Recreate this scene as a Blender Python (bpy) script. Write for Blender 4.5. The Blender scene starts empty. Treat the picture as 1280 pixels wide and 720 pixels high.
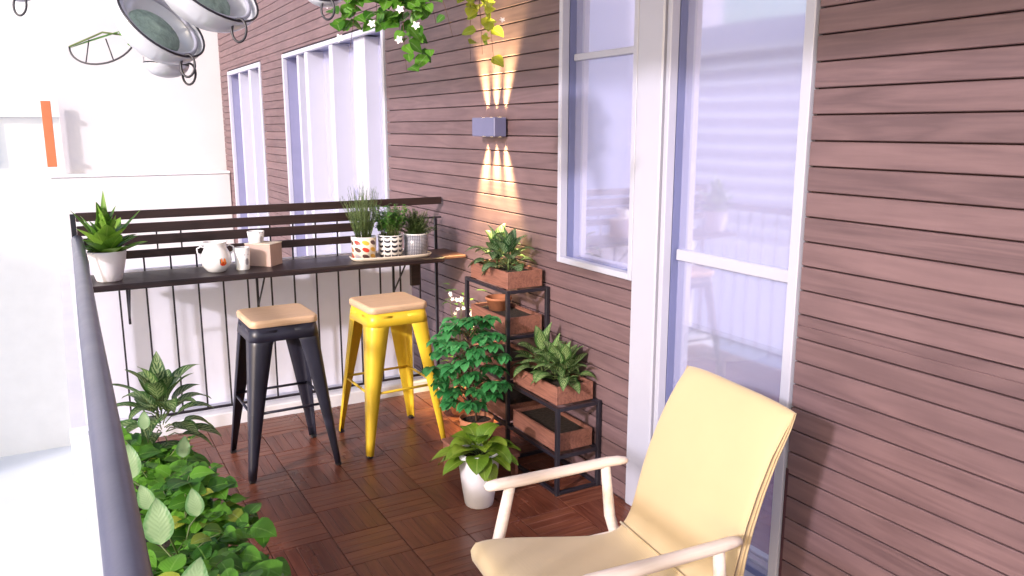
import bpy, math, random
from mathutils import Vector, Matrix
PI=math.pi; R=math.radians
random.seed(7)
sc=bpy.context.scene
# ------------------------------------------------------------ camera, sky, sun, exposure
cam=bpy.data.cameras.new('camera'); co=bpy.data.objects.new('camera',cam); sc.collection.objects.link(co)
cam.sensor_width=36; cam.lens=36*1005/1280; cam.clip_start=.02; cam.clip_end=500
co.location=(0,0,1.65); co.rotation_euler=(R(90-11.255),0,R(-29.426)); sc.camera=co
sc.render.resolution_x=1024; sc.render.resolution_y=576
SUN_EL=R(21); SUN_AZ=R(244)     # compass azimuth of the sun (from +Y clockwise): behind-left of the camera
w=bpy.data.worlds.new('World'); sc.world=w; w.use_nodes=True
wn=w.node_tree.nodes; wl=w.node_tree.links
sky=wn.new('ShaderNodeTexSky'); sky.sky_type='NISHITA'; sky.sun_disc=False
sky.sun_elevation=SUN_EL; sky.sun_rotation=SUN_AZ; sky.dust_density=2.5; sky.air_density=1.0
wl.new(sky.outputs[0],wn['Background'].inputs[0]); wn['Background'].inputs[1].default_value=.15
sd=bpy.data.lights.new('sun','SUN'); sd.energy=1.9; sd.angle=R(2.5); sd.color=(1,.93,.98)
so=bpy.data.objects.new('sun',sd); sc.collection.objects.link(so)
sdir=Vector((math.sin(SUN_AZ)*math.cos(SUN_EL),math.cos(SUN_AZ)*math.cos(SUN_EL),math.sin(SUN_EL)))
so.rotation_euler=sdir.to_track_quat('Z','Y').to_euler(); so.location=(-10,-6,12)
sc.view_settings.view_transform='Standard'; sc.view_settings.look='None'
sc.view_settings.exposure=.90; sc.view_settings.gamma=1
# ------------------------------------------------------------ helpers
def link(o): sc.collection.objects.link(o); return o
def tag(o,label=None,cat=None,group=None,kind=None):
    if label:o['label']=label
    if cat:o['category']=cat
    if group:o['group']=group
    if kind:o['kind']=kind
    return o
def thing(name,loc,label,cat,group=None,rz=0):
    o=link(bpy.data.objects.new(name,None)); o.location=loc; o.rotation_euler=(0,0,rz); o.empty_display_size=.1
    return tag(o,label,cat,group)
def copy_tree(o,parent=None):
    c=o.copy(); link(c); c.parent=parent
    for ch in [x for x in sc.collection.objects if x.parent==o]: copy_tree(ch,c)
    return c
class MB:
    def __init__(s): s.v=[];s.f=[];s.uv=[];s.sm=[]
    def add(s,vs,fs,uvs=None,smooth=False):
        b=len(s.v); s.v+= [tuple(v) for v in vs]
        for f in fs:
            s.f.append(tuple(i+b for i in f)); s.sm.append(smooth)
            s.uv.append([uvs[i] for i in f] if uvs else [(0,0)]*len(f))
        return s
    def box(s,x0,y0,z0,x1,y1,z1,c=0):
        if c<=0:
            vs=[(x,y,z) for z in(z0,z1) for y in(y0,y1) for x in(x0,x1)]
            return s.add(vs,[(0,2,3,1),(4,5,7,6),(0,1,5,4),(2,6,7,3),(0,4,6,2),(1,3,7,5)])
        c=min(c,(x1-x0)*.45,(y1-y0)*.45,(z1-z0)*.45)
        # chamfered box: 24 vertices
        vs=[];idx={}
        X=(x0,x1);Y=(y0,y1);Z=(z0,z1)
        for i in(0,1):
            for j in(0,1):
                for k in(0,1):
                    sx=c if i==0 else -c; sy=c if j==0 else -c; sz=c if k==0 else -c
                    idx[i,j,k,0]=len(vs);vs.append((X[i],Y[j]+sy,Z[k]+sz))
                    idx[i,j,k,1]=len(vs);vs.append((X[i]+sx,Y[j],Z[k]+sz))
                    idx[i,j,k,2]=len(vs);vs.append((X[i]+sx,Y[j]+sy,Z[k]))
        F=[]
        for a in(0,1):
            F.append([idx[a,0,0,0],idx[a,1,0,0],idx[a,1,1,0],idx[a,0,1,0]])
            F.append([idx[0,a,0,1],idx[1,a,0,1],idx[1,a,1,1],idx[0,a,1,1]])
            F.append([idx[0,0,a,2],idx[1,0,a,2],idx[1,1,a,2],idx[0,1,a,2]])
            for b in(0,1):
                F.append([idx[a,b,0,0],idx[a,b,1,0],idx[a,b,1,1],idx[a,b,0,1]])
                F.append([idx[a,0,b,0],idx[a,1,b,0],idx[a,1,b,2],idx[a,0,b,2]])
                F.append([idx[0,a,b,1],idx[1,a,b,1],idx[1,a,b,2],idx[0,a,b,2]])
                for k in(0,1): F.append([idx[a,b,k,0],idx[a,b,k,1],idx[a,b,k,2]])
        cen=Vector(((x0+x1)/2,(y0+y1)/2,(z0+z1)/2)); G=[]
        for f in F:
            p=[Vector(vs[i]) for i in f]; n=(p[1]-p[0]).cross(p[2]-p[0]); m=sum(p,Vector())/len(p)
            G.append(f if n.dot(m-cen)>0 else f[::-1])
        return s.add(vs,G)
    def tube(s,pts,r,n=10,cap=True,closed=False,sq=1.0):
        pts=[Vector(p) for p in pts]; N=len(pts); rr=r if isinstance(r,(list,tuple)) else [r]*N
        vs=[];prev=None
        for i,p in enumerate(pts):
            if closed: t=pts[(i+1)%N]-pts[i-1]
            else: t=pts[min(i+1,N-1)]-pts[max(i-1,0)]
            t=t.normalized()
            if prev is None:
                a=Vector((0,0,1)) if abs(t.z)<.9 else Vector((1,0,0)); u=t.cross(a).normalized()
            else: u=(prev-t*prev.dot(t)).normalized()
            prev=u; v=t.cross(u)
            for k in range(n):
                a=2*PI*k/n; vs.append(p+(u*math.cos(a)+v*math.sin(a)*sq)*rr[i])
        fs=[]
        for i in range(N if closed else N-1):
            j=(i+1)%N
            for k in range(n): fs.append((i*n+k,i*n+(k+1)%n,j*n+(k+1)%n,j*n+k))
        if cap and not closed: fs.append(tuple(range(n))[::-1]); fs.append(tuple((N-1)*n+k for k in range(n)))
        return s.add(vs,fs,smooth=True)
    def lathe(s,prof,c=(0,0,0),n=32,M=None,sx=1,sy=1):
        vs=[];c=Vector(c)
        uv=[]
        for i,(r,z) in enumerate(prof):
            for k in range(n):
                a=2*PI*k/n; p=Vector((r*math.cos(a)*sx,r*math.sin(a)*sy,z))
                if M: p=M@p
                vs.append(p+c); uv.append((k/n,i/(len(prof)-1)))
        fs=[]
        for i in range(len(prof)-1):
            for k in range(n): fs.append((i*n+k,i*n+(k+1)%n,(i+1)*n+(k+1)%n,(i+1)*n+k))
        return s.add(vs,fs,uv,smooth=True)
    def leaf(s,base,d,up,L,W,droop=.3,fold=.25,tip=1.0,rows=6,wide=.4,curl=0):
        # a real curved blade: centreline drooping from `base` along `d`, folded along its midrib
        p=Vector(base); d=Vector(d).normalized(); up=Vector(up)
        vs=[];uv=[]
        for i in range(rows+1):
            t=i/rows
            side=d.cross(up)
            if side.length<1e-3: side=Vector((1,0,0))
            side.normalize(); nrm=side.cross(d).normalized()
            wv=W*.5*(math.sin(PI*min(1,t**wide))**.8 if t<1 else 0)
            if t<.02: wv=W*.04
            wv=max(wv,W*.015)
            rip=math.sin(t*9+curl*7)*W*.04*curl
            vs+= [p-side*wv+nrm*(wv*fold+rip), p, p+side*wv+nrm*(wv*fold-rip)]
            uv+= [(0,t),(.5,t),(1,t)]
            p=p+d*(L/rows); d=(d+Vector((0,0,-1))*(droop/rows)).normalized()
        fs=[]
        for i in range(rows):
            a=i*3; fs+= [(a,a+1,a+4,a+3),(a+1,a+2,a+5,a+4)]
        return s.add(vs,fs,uv,smooth=True)
    def build(s,name,mat,parent=None,solid=0,bevel=0,sub=0,auto=None):
        me=bpy.data.meshes.new(name); me.from_pydata(s.v,[],s.f); me.update()
        me.polygons.foreach_set('use_smooth',s.sm)
        ul=me.uv_layers.new(name='UVMap'); k=0
        flat=[]
        for q in s.uv:
            for u in q: flat+= [u[0],u[1]]
        ul.data.foreach_set('uv',flat)
        me.materials.append(mat)
        o=link(bpy.data.objects.new(name,me)); o.parent=parent
        if bevel:
            m=o.modifiers.new('bevel','BEVEL'); m.width=bevel; m.segments=2; m.limit_method='ANGLE'; m.angle_limit=R(40)
        if solid:
            m=o.modifiers.new('solid','SOLIDIFY'); m.thickness=solid; m.offset=0
        if sub:
            m=o.modifiers.new('sub','SUBSURF'); m.levels=sub; m.render_levels=sub
        return o
# ------------------------------------------------------------ materials
def new_mat(name):
    m=bpy.data.materials.new(name); m.use_nodes=True; nt=m.node_tree
    return m,nt,nt.nodes['Principled BSDF'],nt.nodes['Material Output']
def N(nt,t,**k):
    n=nt.nodes.new(t)
    for a,b in k.items(): setattr(n,a,b)
    return n
def math_n(nt,op,a,b=None):
    n=N(nt,'ShaderNodeMath',operation=op)
    for i,x in enumerate((a,b)):
        if x is None: continue
        if hasattr(x,'links'): nt.links.new(x,n.inputs[i])
        else: n.inputs[i].default_value=x
    return n.outputs[0]
def ramp(nt,fac,stops):
    r=N(nt,'ShaderNodeValToRGB'); e=r.color_ramp.elements
    e[0].position=stops[0][0]; e[0].color=(*stops[0][1],1); e[1].position=stops[-1][0]; e[1].color=(*stops[-1][1],1)
    for p,c in stops[1:-1]:
        q=e.new(p); q.color=(*c,1)
    nt.links.new(fac,r.inputs[0]); return r.outputs[0]
def noise(nt,vec,scale,detail=4,rough=.5,dist=0):
    n=N(nt,'ShaderNodeTexNoise'); n.inputs['Scale'].default_value=scale; n.inputs['Detail'].default_value=detail
    n.inputs['Roughness'].default_value=rough; n.inputs['Distortion'].default_value=dist
    if vec is not None: nt.links.new(vec,n.inputs['Vector'])
    return n.outputs['Fac']
def bump(nt,h,strength,dist,P):
    b=N(nt,'ShaderNodeBump'); b.inputs['Strength'].default_value=strength; b.inputs['Distance'].default_value=dist
    nt.links.new(h,b.inputs['Height']); nt.links.new(b.outputs[0],P.inputs['Normal'])
def plain(name,col,rough=.5,metal=0,var=.12,scale=6,bmp=.05,bs=80,spec=.5,coat=0):
    m,nt,P,o=new_mat(name); tc=N(nt,'ShaderNodeTexCoord')
    f=noise(nt,tc.outputs['Object'],scale,5,.6)
    c0=tuple(x*(1-var) for x in col); c1=tuple(min(1,x*(1+var)) for x in col)
    nt.links.new(ramp(nt,f,[(.3,c0),(.7,c1)]),P.inputs['Base Color'])
    f2=noise(nt,tc.outputs['Object'],scale*3,3)
    rr=N(nt,'ShaderNodeMapRange'); rr.inputs[3].default_value=max(.02,rough-.08); rr.inputs[4].default_value=min(1,rough+.08)
    nt.links.new(f2,rr.inputs[0]); nt.links.new(rr.outputs[0],P.inputs['Roughness'])
    P.inputs['Metallic'].default_value=metal; P.inputs['Specular IOR Level'].default_value=spec
    P.inputs['Coat Weight'].default_value=coat
    if bmp: bump(nt,noise(nt,tc.outputs['Object'],bs,3),bmp,.01,P)
    return m
def wood(name,light,dark,axis=1,rough=.5,fine=1.0,board=None,islands=False,bstr=.15,coat=0):
    """grain running along `axis`; board=(axis,pitch) restarts the grain on every board"""
    m,nt,P,o=new_mat(name); g=N(nt,'ShaderNodeTexCoord'); sep=N(nt,'ShaderNodeSeparateXYZ')
    nt.links.new(g.outputs['Object'],sep.inputs[0]); xyz=[sep.outputs[i] for i in range(3)]
    geo=N(nt,'ShaderNodeNewGeometry')
    if board:
        bid=math_n(nt,'FLOOR',math_n(nt,'DIVIDE',xyz[board[0]],board[1]))
        if len(board)>2:   # boards of finite length, staggered
            off=math_n(nt,'MULTIPLY',math_n(nt,'SINE',math_n(nt,'MULTIPLY',bid,12.9898)),1.7)
            seg=math_n(nt,'FLOOR',math_n(nt,'DIVIDE',math_n(nt,'ADD',xyz[axis],off),board[2]))
            bid=math_n(nt,'ADD',bid,math_n(nt,'MULTIPLY',seg,57.0))
        wnz=N(nt,'ShaderNodeTexWhiteNoise',noise_dimensions='1D'); nt.links.new(bid,wnz.inputs['W']); rnd=wnz.outputs['Value']
    elif islands: rnd=geo.outputs['Random Per Island']
    else: rnd=math_n(nt,'ADD',xyz[0],None) if False else None
    cmb=N(nt,'ShaderNodeCombineXYZ')
    for i in range(3):
        v=math_n(nt,'MULTIPLY',xyz[i],1.6*fine if i==axis else 22*fine)
        if rnd is not None: v=math_n(nt,'ADD',v,math_n(nt,'MULTIPLY',rnd,37.0+11*i))
        nt.links.new(v,cmb.inputs[i])
    big=noise(nt,cmb.outputs[0],.55,3,.5,.6)
    rings=math_n(nt,'FRACT',math_n(nt,'MULTIPLY',big,7.0)); rings=math_n(nt,'ABSOLUTE',math_n(nt,'SUBTRACT',rings,.5))
    fineg=noise(nt,cmb.outputs[0],3.2,5,.65)
    mixv=math_n(nt,'ADD',math_n(nt,'MULTIPLY',rings,.60),math_n(nt,'MULTIPLY',fineg,.68))
    if rnd is not None: mixv=math_n(nt,'ADD',mixv,math_n(nt,'MULTIPLY',math_n(nt,'SUBTRACT',rnd,.5),.28))
    mid=tuple((a+b)/2 for a,b in zip(light,dark))
    nt.links.new(ramp(nt,mixv,[(.22,dark),(.5,mid),(.8,light)]),P.inputs['Base Color'])
    lg=noise(nt,g.outputs['Object'],1.3,5,.6)
    mr=N(nt,'ShaderNodeMapRange'); mr.inputs[1].default_value=.3; mr.inputs[2].default_value=.7; mr.inputs[3].default_value=rough-.09; mr.inputs[4].default_value=rough+.11
    nt.links.new(lg,mr.inputs[0]); nt.links.new(mr.outputs[0],P.inputs['Roughness'])
    src=P.inputs['Base Color'].links[0].from_socket
    m2=N(nt,'ShaderNodeMapRange'); m2.inputs[1].default_value=.3; m2.inputs[2].default_value=.7; m2.inputs[3].default_value=.91; m2.inputs[4].default_value=1.08
    nt.links.new(noise(nt,g.outputs['Object'],2.1,6,.65),m2.inputs[0])
    sc_=N(nt,'ShaderNodeVectorMath',operation='SCALE'); nt.links.new(src,sc_.inputs[0]); nt.links.new(m2.outputs[0],sc_.inputs['Scale'])
    nt.links.new(sc_.outputs[0],P.inputs['Base Color'])
    P.inputs['Coat Weight'].default_value=coat; P.inputs['Coat Roughness'].default_value=.2
    bump(nt,fineg,bstr,.004,P)
    return m
def leafmat(name,dark,light,style='plain',trans=.25,rough=.4,pale=(.35,.45,.22)):
    m,nt,P,o=new_mat(name); geo=N(nt,'ShaderNodeNewGeometry'); uv=N(nt,'ShaderNodeUVMap'); tc=N(nt,'ShaderNodeTexCoord')
    sep=N(nt,'ShaderNodeSeparateXYZ'); nt.links.new(uv.outputs[0],sep.inputs[0])
    n1=noise(nt,tc.outputs['Object'],14,3)
    f=math_n(nt,'ADD',math_n(nt,'MULTIPLY',geo.outputs['Random Per Island'],.7),math_n(nt,'MULTIPLY',n1,.4))
    base=ramp(nt,f,[(.15,dark),(.9,light)])
    d=math_n(nt,'ABSOLUTE',math_n(nt,'SUBTRACT',sep.outputs[0],.5))     # distance from the midrib
    rib=N(nt,'ShaderNodeMapRange'); rib.inputs[1].default_value=.0; rib.inputs[2].default_value=.05; rib.inputs[3].default_value=.55; rib.inputs[4].default_value=0
    nt.links.new(d,rib.inputs[0]); fac=rib.outputs[0]
    if style=='varieg':
        # feathered pale bands that leave the midrib towards the margin
        ang=math_n(nt,'SUBTRACT',math_n(nt,'MULTIPLY',sep.outputs[1],1.0),math_n(nt,'MULTIPLY',d,.7))
        st=math_n(nt,'SINE',math_n(nt,'ADD',math_n(nt,'MULTIPLY',ang,44.0),math_n(nt,'MULTIPLY',noise(nt,tc.outputs['Object'],60,3),9.0)))
        st=math_n(nt,'MULTIPLY',math_n(nt,'GREATER_THAN',st,.1),math_n(nt,'LESS_THAN',d,.36))
        fac=math_n(nt,'MAXIMUM',fac,math_n(nt,'MULTIPLY',st,.75))
    if style=='pale':
        e=N(nt,'ShaderNodeMapRange'); e.inputs[1].default_value=.42; e.inputs[2].default_value=.3; nt.links.new(math_n(nt,'ADD',d,math_n(nt,'MULTIPLY',math_n(nt,'SUBTRACT',noise(nt,tc.outputs['Object'],45,4),.5),.35)),e.inputs[0])
        fac=math_n(nt,'MAXIMUM',fac,math_n(nt,'MULTIPLY',e.outputs[0],.8))
    mx=N(nt,'ShaderNodeMix',data_type='RGBA'); nt.links.new(fac,mx.inputs['Factor']); nt.links.new(base,mx.inputs['A']); mx.inputs['B'].default_value=(*pale,1)
    nt.links.new(mx.outputs['Result'],P.inputs['Base Color']); P.inputs['Roughness'].default_value=rough
    tr=N(nt,'ShaderNodeBsdfTranslucent'); nt.links.new(mx.outputs['Result'],tr.inputs[0])
    ms=N(nt,'ShaderNodeMixShader'); ms.inputs[0].default_value=trans
    nt.links.new(P.outputs[0],ms.inputs[1]); nt.links.new(tr.outputs[0],ms.inputs[2]); nt.links.new(ms.outputs[0],o.inputs[0])
    v=math_n(nt,'SINE',math_n(nt,'MULTIPLY',math_n(nt,'SUBTRACT',sep.outputs[1],math_n(nt,'MULTIPLY',d,.6)),60.0))
    bump(nt,v,.10,.002,P)
    return m
PITCH=.0805
M={}
M['siding']=wood('siding_wood',(.178,.108,.115),(.108,.064,.071),1,.55,.7,(2,PITCH),bstr=.08)
M['backing']=plain('siding_backing',(.045,.022,.026),.9)
M['deck_x']=wood('deck_wood_x',(.225,.078,.044),(.130,.038,.023),0,.30,1.2,None,True,.25)
M['deck_y']=wood('deck_wood_y',(.195,.062,.037),(.110,.031,.019),1,.30,1.2,None,True,.25)
M['deck_base']=plain('deck_base',(.035,.012,.010),.6)
M['white']=plain('white_paint',(.80,.79,.81),.5,var=.03,bmp=.02)
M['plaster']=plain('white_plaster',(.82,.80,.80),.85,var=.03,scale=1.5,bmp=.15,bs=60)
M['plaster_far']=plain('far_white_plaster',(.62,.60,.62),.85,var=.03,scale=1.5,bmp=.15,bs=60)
M['plaster_lav']=plain('lavender_plaster',(.70,.68,.80),.85,var=.04,scale=1.5,bmp=.1)
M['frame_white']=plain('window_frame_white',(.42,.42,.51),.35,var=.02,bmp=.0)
M['jamb_shade']=plain('window_jamb_shaded_white',(.13,.145,.29),.4,var=.05,bmp=0)  # reveals of the white frames, their blue-grey shade put into the colour
M['deep_jamb_shade']=plain('deep_jamb_shaded_white',(.20,.20,.33),.4,var=.05,bmp=0)  # neighbour's deep reveals, shade on white frames painted in as darker grey
M['ground']=plain('pale_paving',(.80,.80,.83),.9,var=.05,scale=.3)
M['concrete']=plain('pale_concrete',(.72,.70,.74),.85,var=.05,scale=2)
M['black']=plain('black_metal',(.016,.014,.022),.38,var=.2,bmp=.03)
M['stoolblack']=plain('stool_dark_metal',(.020,.020,.036),.36,var=.2,bmp=.02,scale=9,spec=.5)
M['stoolyellow']=plain('stool_yellow_paint',(.78,.52,.035),.35,var=.06,bmp=.02,scale=9)
M['ply']=wood('stool_seat_wood',(.72,.50,.33),(.60,.38,.24),0,.42,2.0)
M['darkwood']=wood('counter_dark_wood',(.026,.013,.015),(.010,.006,.009),0,.42,1.3,bstr=.1)
M['boardwood']=wood('railing_board_wood',(.036,.016,.015),(.014,.007,.008),0,.5,1.3,bstr=.15)
M['handrail']=plain('handrail_grey_paint',(.095,.095,.15),.35,var=.08,bmp=.03,scale=3,spec=.6)
M['potwhite']=plain('pot_white_ceramic',(.74,.71,.76),.4,var=.05,bmp=.05,bs=120)
M['enamel']=plain('white_enamel',(.82,.82,.84),.15,var=.02,bmp=0,coat=.5)
M['cloth']=None
M['palewood']=wood('chair_pale_wood',(.80,.70,.64),(.70,.57,.50),0,.4,1.2,bstr=.05)
M['boxwood']=wood('planter_wood',(.30,.125,.085),(.15,.055,.04),1,.6,1.5,bstr=.3)
M['terra']=plain('terracotta',(.42,.155,.075),.7,var=.2,scale=12)
M['cardboard']=plain('tissue_box_card',(.50,.35,.30),.75,var=.06,scale=10)
M['tray']=plain('tray_cream',(.72,.62,.52),.45,var=.05,bmp=0)
M['soil']=plain('soil',(.035,.022,.015),.95,var=.5,scale=60,bmp=.8,bs=90)
M['potblack']=plain('pot_black_plastic',(.015,.014,.016),.45)
M['stem']=plain('stem_green',(.09,.13,.035),.6,var=.3,scale=20)
M['stembrown']=plain('stem_brown',(.12,.065,.035),.7,var=.3,scale=20)
M['petal']=plain('white_petals',(.85,.78,.80),.6,var=.05,bmp=0)
M['orange']=plain('orange_panel_paint',(.55,.17,.07),.6,var=.1,scale=4)
M['purple']=plain('purple_floor',(.42,.09,.50),.4,var=.1,scale=2)
M['lampgrey']=plain('lamp_grey_blue',(.13,.13,.24),.45,var=.06,bmp=0)
M['dark']=plain('dark_gap',(.06,.02,.03),.8)
M['threshold']=plain('threshold_alu',(.62,.68,.75),.3,metal=.3,var=.05,bmp=0)
# upholstery: woven cloth
def fabric(name,col):
    m,nt,P,o=new_mat(name); tc=N(nt,'ShaderNodeTexCoord')
    f=noise(nt,tc.outputs['Object'],4,4); c0=tuple(x*.93 for x in col)
    nt.links.new(ramp(nt,f,[(.3,c0),(.7,col)]),P.inputs['Base Color']); P.inputs['Roughness'].default_value=.85
    P.inputs['Sheen Weight'].default_value=.25
    w1=N(nt,'ShaderNodeTexWave'); w1.inputs['Scale'].default_value=160; w1.bands_direction='Y'; nt.links.new(tc.outputs['Object'],w1.inputs[0])
    w2=N(nt,'ShaderNodeTexWave'); w2.inputs['Scale'].default_value=160; w2.bands_direction='Z'; nt.links.new(tc.outputs['Object'],w2.inputs[0])
    bump(nt,math_n(nt,'ADD',w1.outputs['Fac'],w2.outputs['Fac']),.12,.002,P); return m
M['cloth']=fabric('chair_cream_cloth',(.54,.405,.235))
M['piping']=fabric('chair_piping',(.50,.36,.19))
def glass_pane(name,refl,tint,rough=.015):
    m,nt,P,o=new_mat(name); nt.nodes.remove(P)
    t=N(nt,'ShaderNodeBsdfTransparent'); t.inputs[0].default_value=(*tint,1)
    g=N(nt,'ShaderNodeBsdfGlossy'); g.inputs[0].default_value=(.86,.87,1,1); g.inputs['Roughness'].default_value=rough
    tc=N(nt,'ShaderNodeTexCoord'); b=N(nt,'ShaderNodeBump'); b.inputs['Strength'].default_value=.05; b.inputs['Distance'].default_value=.02
    nt.links.new(noise(nt,tc.outputs['Object'],1.6,1),b.inputs['Height']); nt.links.new(b.outputs[0],g.inputs['Normal'])
    fr=N(nt,'ShaderNodeLayerWeight'); fr.inputs[0].default_value=.35
    f=math_n(nt,'ADD',math_n(nt,'MULTIPLY',fr.outputs['Fresnel'],.5),refl)
    ms=N(nt,'ShaderNodeMixShader'); nt.links.new(f,ms.inputs[0]); nt.links.new(t.outputs[0],ms.inputs[1]); nt.links.new(g.outputs[0],ms.inputs[2])
    df=N(nt,'ShaderNodeBsdfDiffuse'); df.inputs[0].default_value=(.54,.55,.78,1)  # lavender diffuse share paints the pale haze of reflections into the glass
    m3=N(nt,'ShaderNodeMixShader'); m3.inputs[0].default_value=.32; nt.links.new(ms.outputs[0],m3.inputs[1]); nt.links.new(df.outputs[0],m3.inputs[2])
    nt.links.new(m3.outputs[0],o.inputs[0]); return m
M['pane']=glass_pane('hazed_window_glass',.17,(.93,.88,1.0),.05)
def clear_glass(name):
    m,nt,P,o=new_mat(name); nt.nodes.remove(P)
    t=N(nt,'ShaderNodeBsdfTransparent'); t.inputs[0].default_value=(.90,.93,.95,1)
    g=N(nt,'ShaderNodeBsdfGlossy'); g.inputs['Roughness'].default_value=.03
    d=N(nt,'ShaderNodeBsdfDiffuse'); d.inputs[0].default_value=(.74,.75,.82,1)
    fr=N(nt,'ShaderNodeLayerWeight'); fr.inputs[0].default_value=.55
    ms=N(nt,'ShaderNodeMixShader'); nt.links.new(fr.outputs['Facing'],ms.inputs[0]); nt.links.new(t.outputs[0],ms.inputs[1]); nt.links.new(g.outputs[0],ms.inputs[2])
    m2=N(nt,'ShaderNodeMixShader'); m2.inputs[0].default_value=.55; nt.links.new(ms.outputs[0],m2.inputs[1]); nt.links.new(d.outputs[0],m2.inputs[2])
    nt.links.new(m2.outputs[0],o.inputs[0]); return m
M['bowl']=clear_glass('hanging_bowl_glass')
M['moss']=plain('grey_green_moss',(.30,.40,.35),.9,var=.35,scale=30,bmp=.6,bs=60)
L={}
L['bright']=leafmat('leaf_bright',(.035,.13,.012),(.13,.32,.03))
L['fresh']=leafmat('leaf_fresh_rosette',(.06,.17,.015),(.22,.40,.05),pale=(.42,.6,.12))
L['ivy']=leafmat('leaf_ivy',(.02,.09,.008),(.14,.36,.03),trans=.35,pale=(.25,.45,.1))
L['lime']=leafmat('leaf_lime',(.16,.25,.02),(.42,.46,.06),trans=.35)
L['pale']=leafmat('leaf_pale_variegated',(.08,.22,.06),(.16,.32,.12),'pale',pale=(.30,.42,.22))
L['tree']=leafmat('leaf_blue_green',(.010,.12,.025),(.07,.30,.09),trans=.2,pale=(.1,.32,.13))
L['broad']=leafmat('leaf_broad_yellow_green',(.07,.17,.012),(.24,.34,.03),pale=(.4,.5,.12))
L['dieff']=leafmat('leaf_dark_speckled',(.018,.06,.018),(.06,.13,.045),'varieg',pale=(.26,.36,.20))
L['dieff2']=leafmat('leaf_green_speckled',(.03,.09,.02),(.09,.19,.05),'varieg',pale=(.36,.45,.20))
L['rose']=leafmat('leaf_rosemary',(.05,.11,.035),(.20,.28,.12))
L['parsley']=leafmat('leaf_parsley',(.04,.18,.025),(.16,.38,.07))
L['thyme']=leafmat('leaf_thyme',(.018,.055,.012),(.06,.12,.030))
# ------------------------------------------------------------ structure
W=2.10
def struct(mb,name,mat): return tag(mb.build(name,mat),kind='structure')
g=MB().add([(-300,-300,-9),(300,-300,-9),(300,300,-9),(-300,300,-9)],[(0,1,2,3)]); struct(g,'ground',M['ground'])
struct(MB().box(.055,-2,-.30,2.1,4.55,-.03),'balcony_slab',M['deck_base'])
# parquet deck tiles, each of five slats, direction alternating
dx=MB(); dy=MB(); T=.25
for i in range(-4,6):
    for j in range(-20,6):
        x0=.85+i*T; y0=3.26+j*T
        if y0+T<-1.9 : continue
        par=(i+j)%2==0
        for k in range(5):
            h=random.uniform(-.0010,.0010)
            a=k*T/5+.0006+(.0014 if k==0 else 0); b=(k+1)*T/5-.0006-(.0014 if k==4 else 0)
            if par: bx=[x0+.0015,y0+a,x0+T-.0015,y0+b]
            else: bx=[x0+a,y0+.0015,x0+b,y0+T-.0015]
            bx[0]=max(bx[0],.055); bx[2]=min(bx[2],2.098); bx[3]=min(bx[3],4.548)
            if bx[2]-bx[0]<.006 or bx[3]-bx[1]<.006: continue
            (dx if par else dy).box(bx[0],bx[1],-.022,bx[2],bx[3],h,.0013)
fl=struct(dx,'balcony_floor',M['deck_x']); struct(dy,'balcony_floor',M['deck_y'])
struct(MB().box(-.06,4.552,-.30,2.096,4.72,.072,.006),'kerb',plain('kerb_paint',(.80,.80,.88),.6,var=.04,bmp=.05))
struct(MB().box(-.06,4.722,-.30,2.096,11.58,-.02),'neighbour_floor',M['concrete'])
struct(MB().box(-.10,-2.2,2.80,2.09,4.72,3.0),'balcony_ceiling',M['white'])
# ------------------------------------------------------------ facade with boards, windows, door
fac=thing('house_facade',(0,0,0),'mauve brown timber board facade with white framed windows and a sliding door','facade')
opens=[(1.82,2.475,0.02,2.37),(2.475,3.255,1.03,2.37),(5.55,8.40,.05,2.37),(9.40,11.28,.05,2.37)]
door_z1=2.37
bd=MB(); z=-.5; k=math.floor(-.5/PITCH)
while k*PITCH<3.6:
    za=k*PITCH+.0024; zb=(k+1)*PITCH-.0024
    cuts=sorted({za,zb}|{q for q in (.03,1.01,2.385) if za<q<zb})
    for zl,zh in zip(cuts,cuts[1:]):
        if zh-zl<.004: continue
        segs=[(-3.0,11.84)]
        for (a,b,c,d) in [(1.795,2.66,-.6,2.385),(2.60,3.27,1.01,2.385),(5.535,8.415,.03,2.385),(9.385,11.295,.03,2.385)]:
            if (zl+zh)/2>c and (zl+zh)/2<d:
                ns=[]
                for s,e in segs:
                    if b<=s or a>=e: ns.append((s,e))
                    else:
                        if a>s: ns.append((s,a))
                        if b<e: ns.append((b,e))
                segs=ns
        for s,e in segs: bd.box(W,s,zl,W+.022,e,zh,.0022)
    k+=1
bd.build('timber_wall',M['siding'],fac)
bk=MB()
for (a,b,c,d) in [(-3,1.795,-.5,3.6),(1.795,2.62,2.385,3.6),(2.62,3.27,2.385,3.6),(2.66,3.27,-.5,1.01),(3.27,5.535,-.5,3.6),(5.535,8.415,2.385,3.6),(8.415,9.385,-.5,3.6),(9.385,11.295,2.385,3.6),(11.295,11.84,-.5,3.6),(1.795,2.66,-.5,-.05)]:
    bk.box(W+.0225,a,c,W+.14,b,d)
bk.build('wall_backing',M['backing'],fac)
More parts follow.
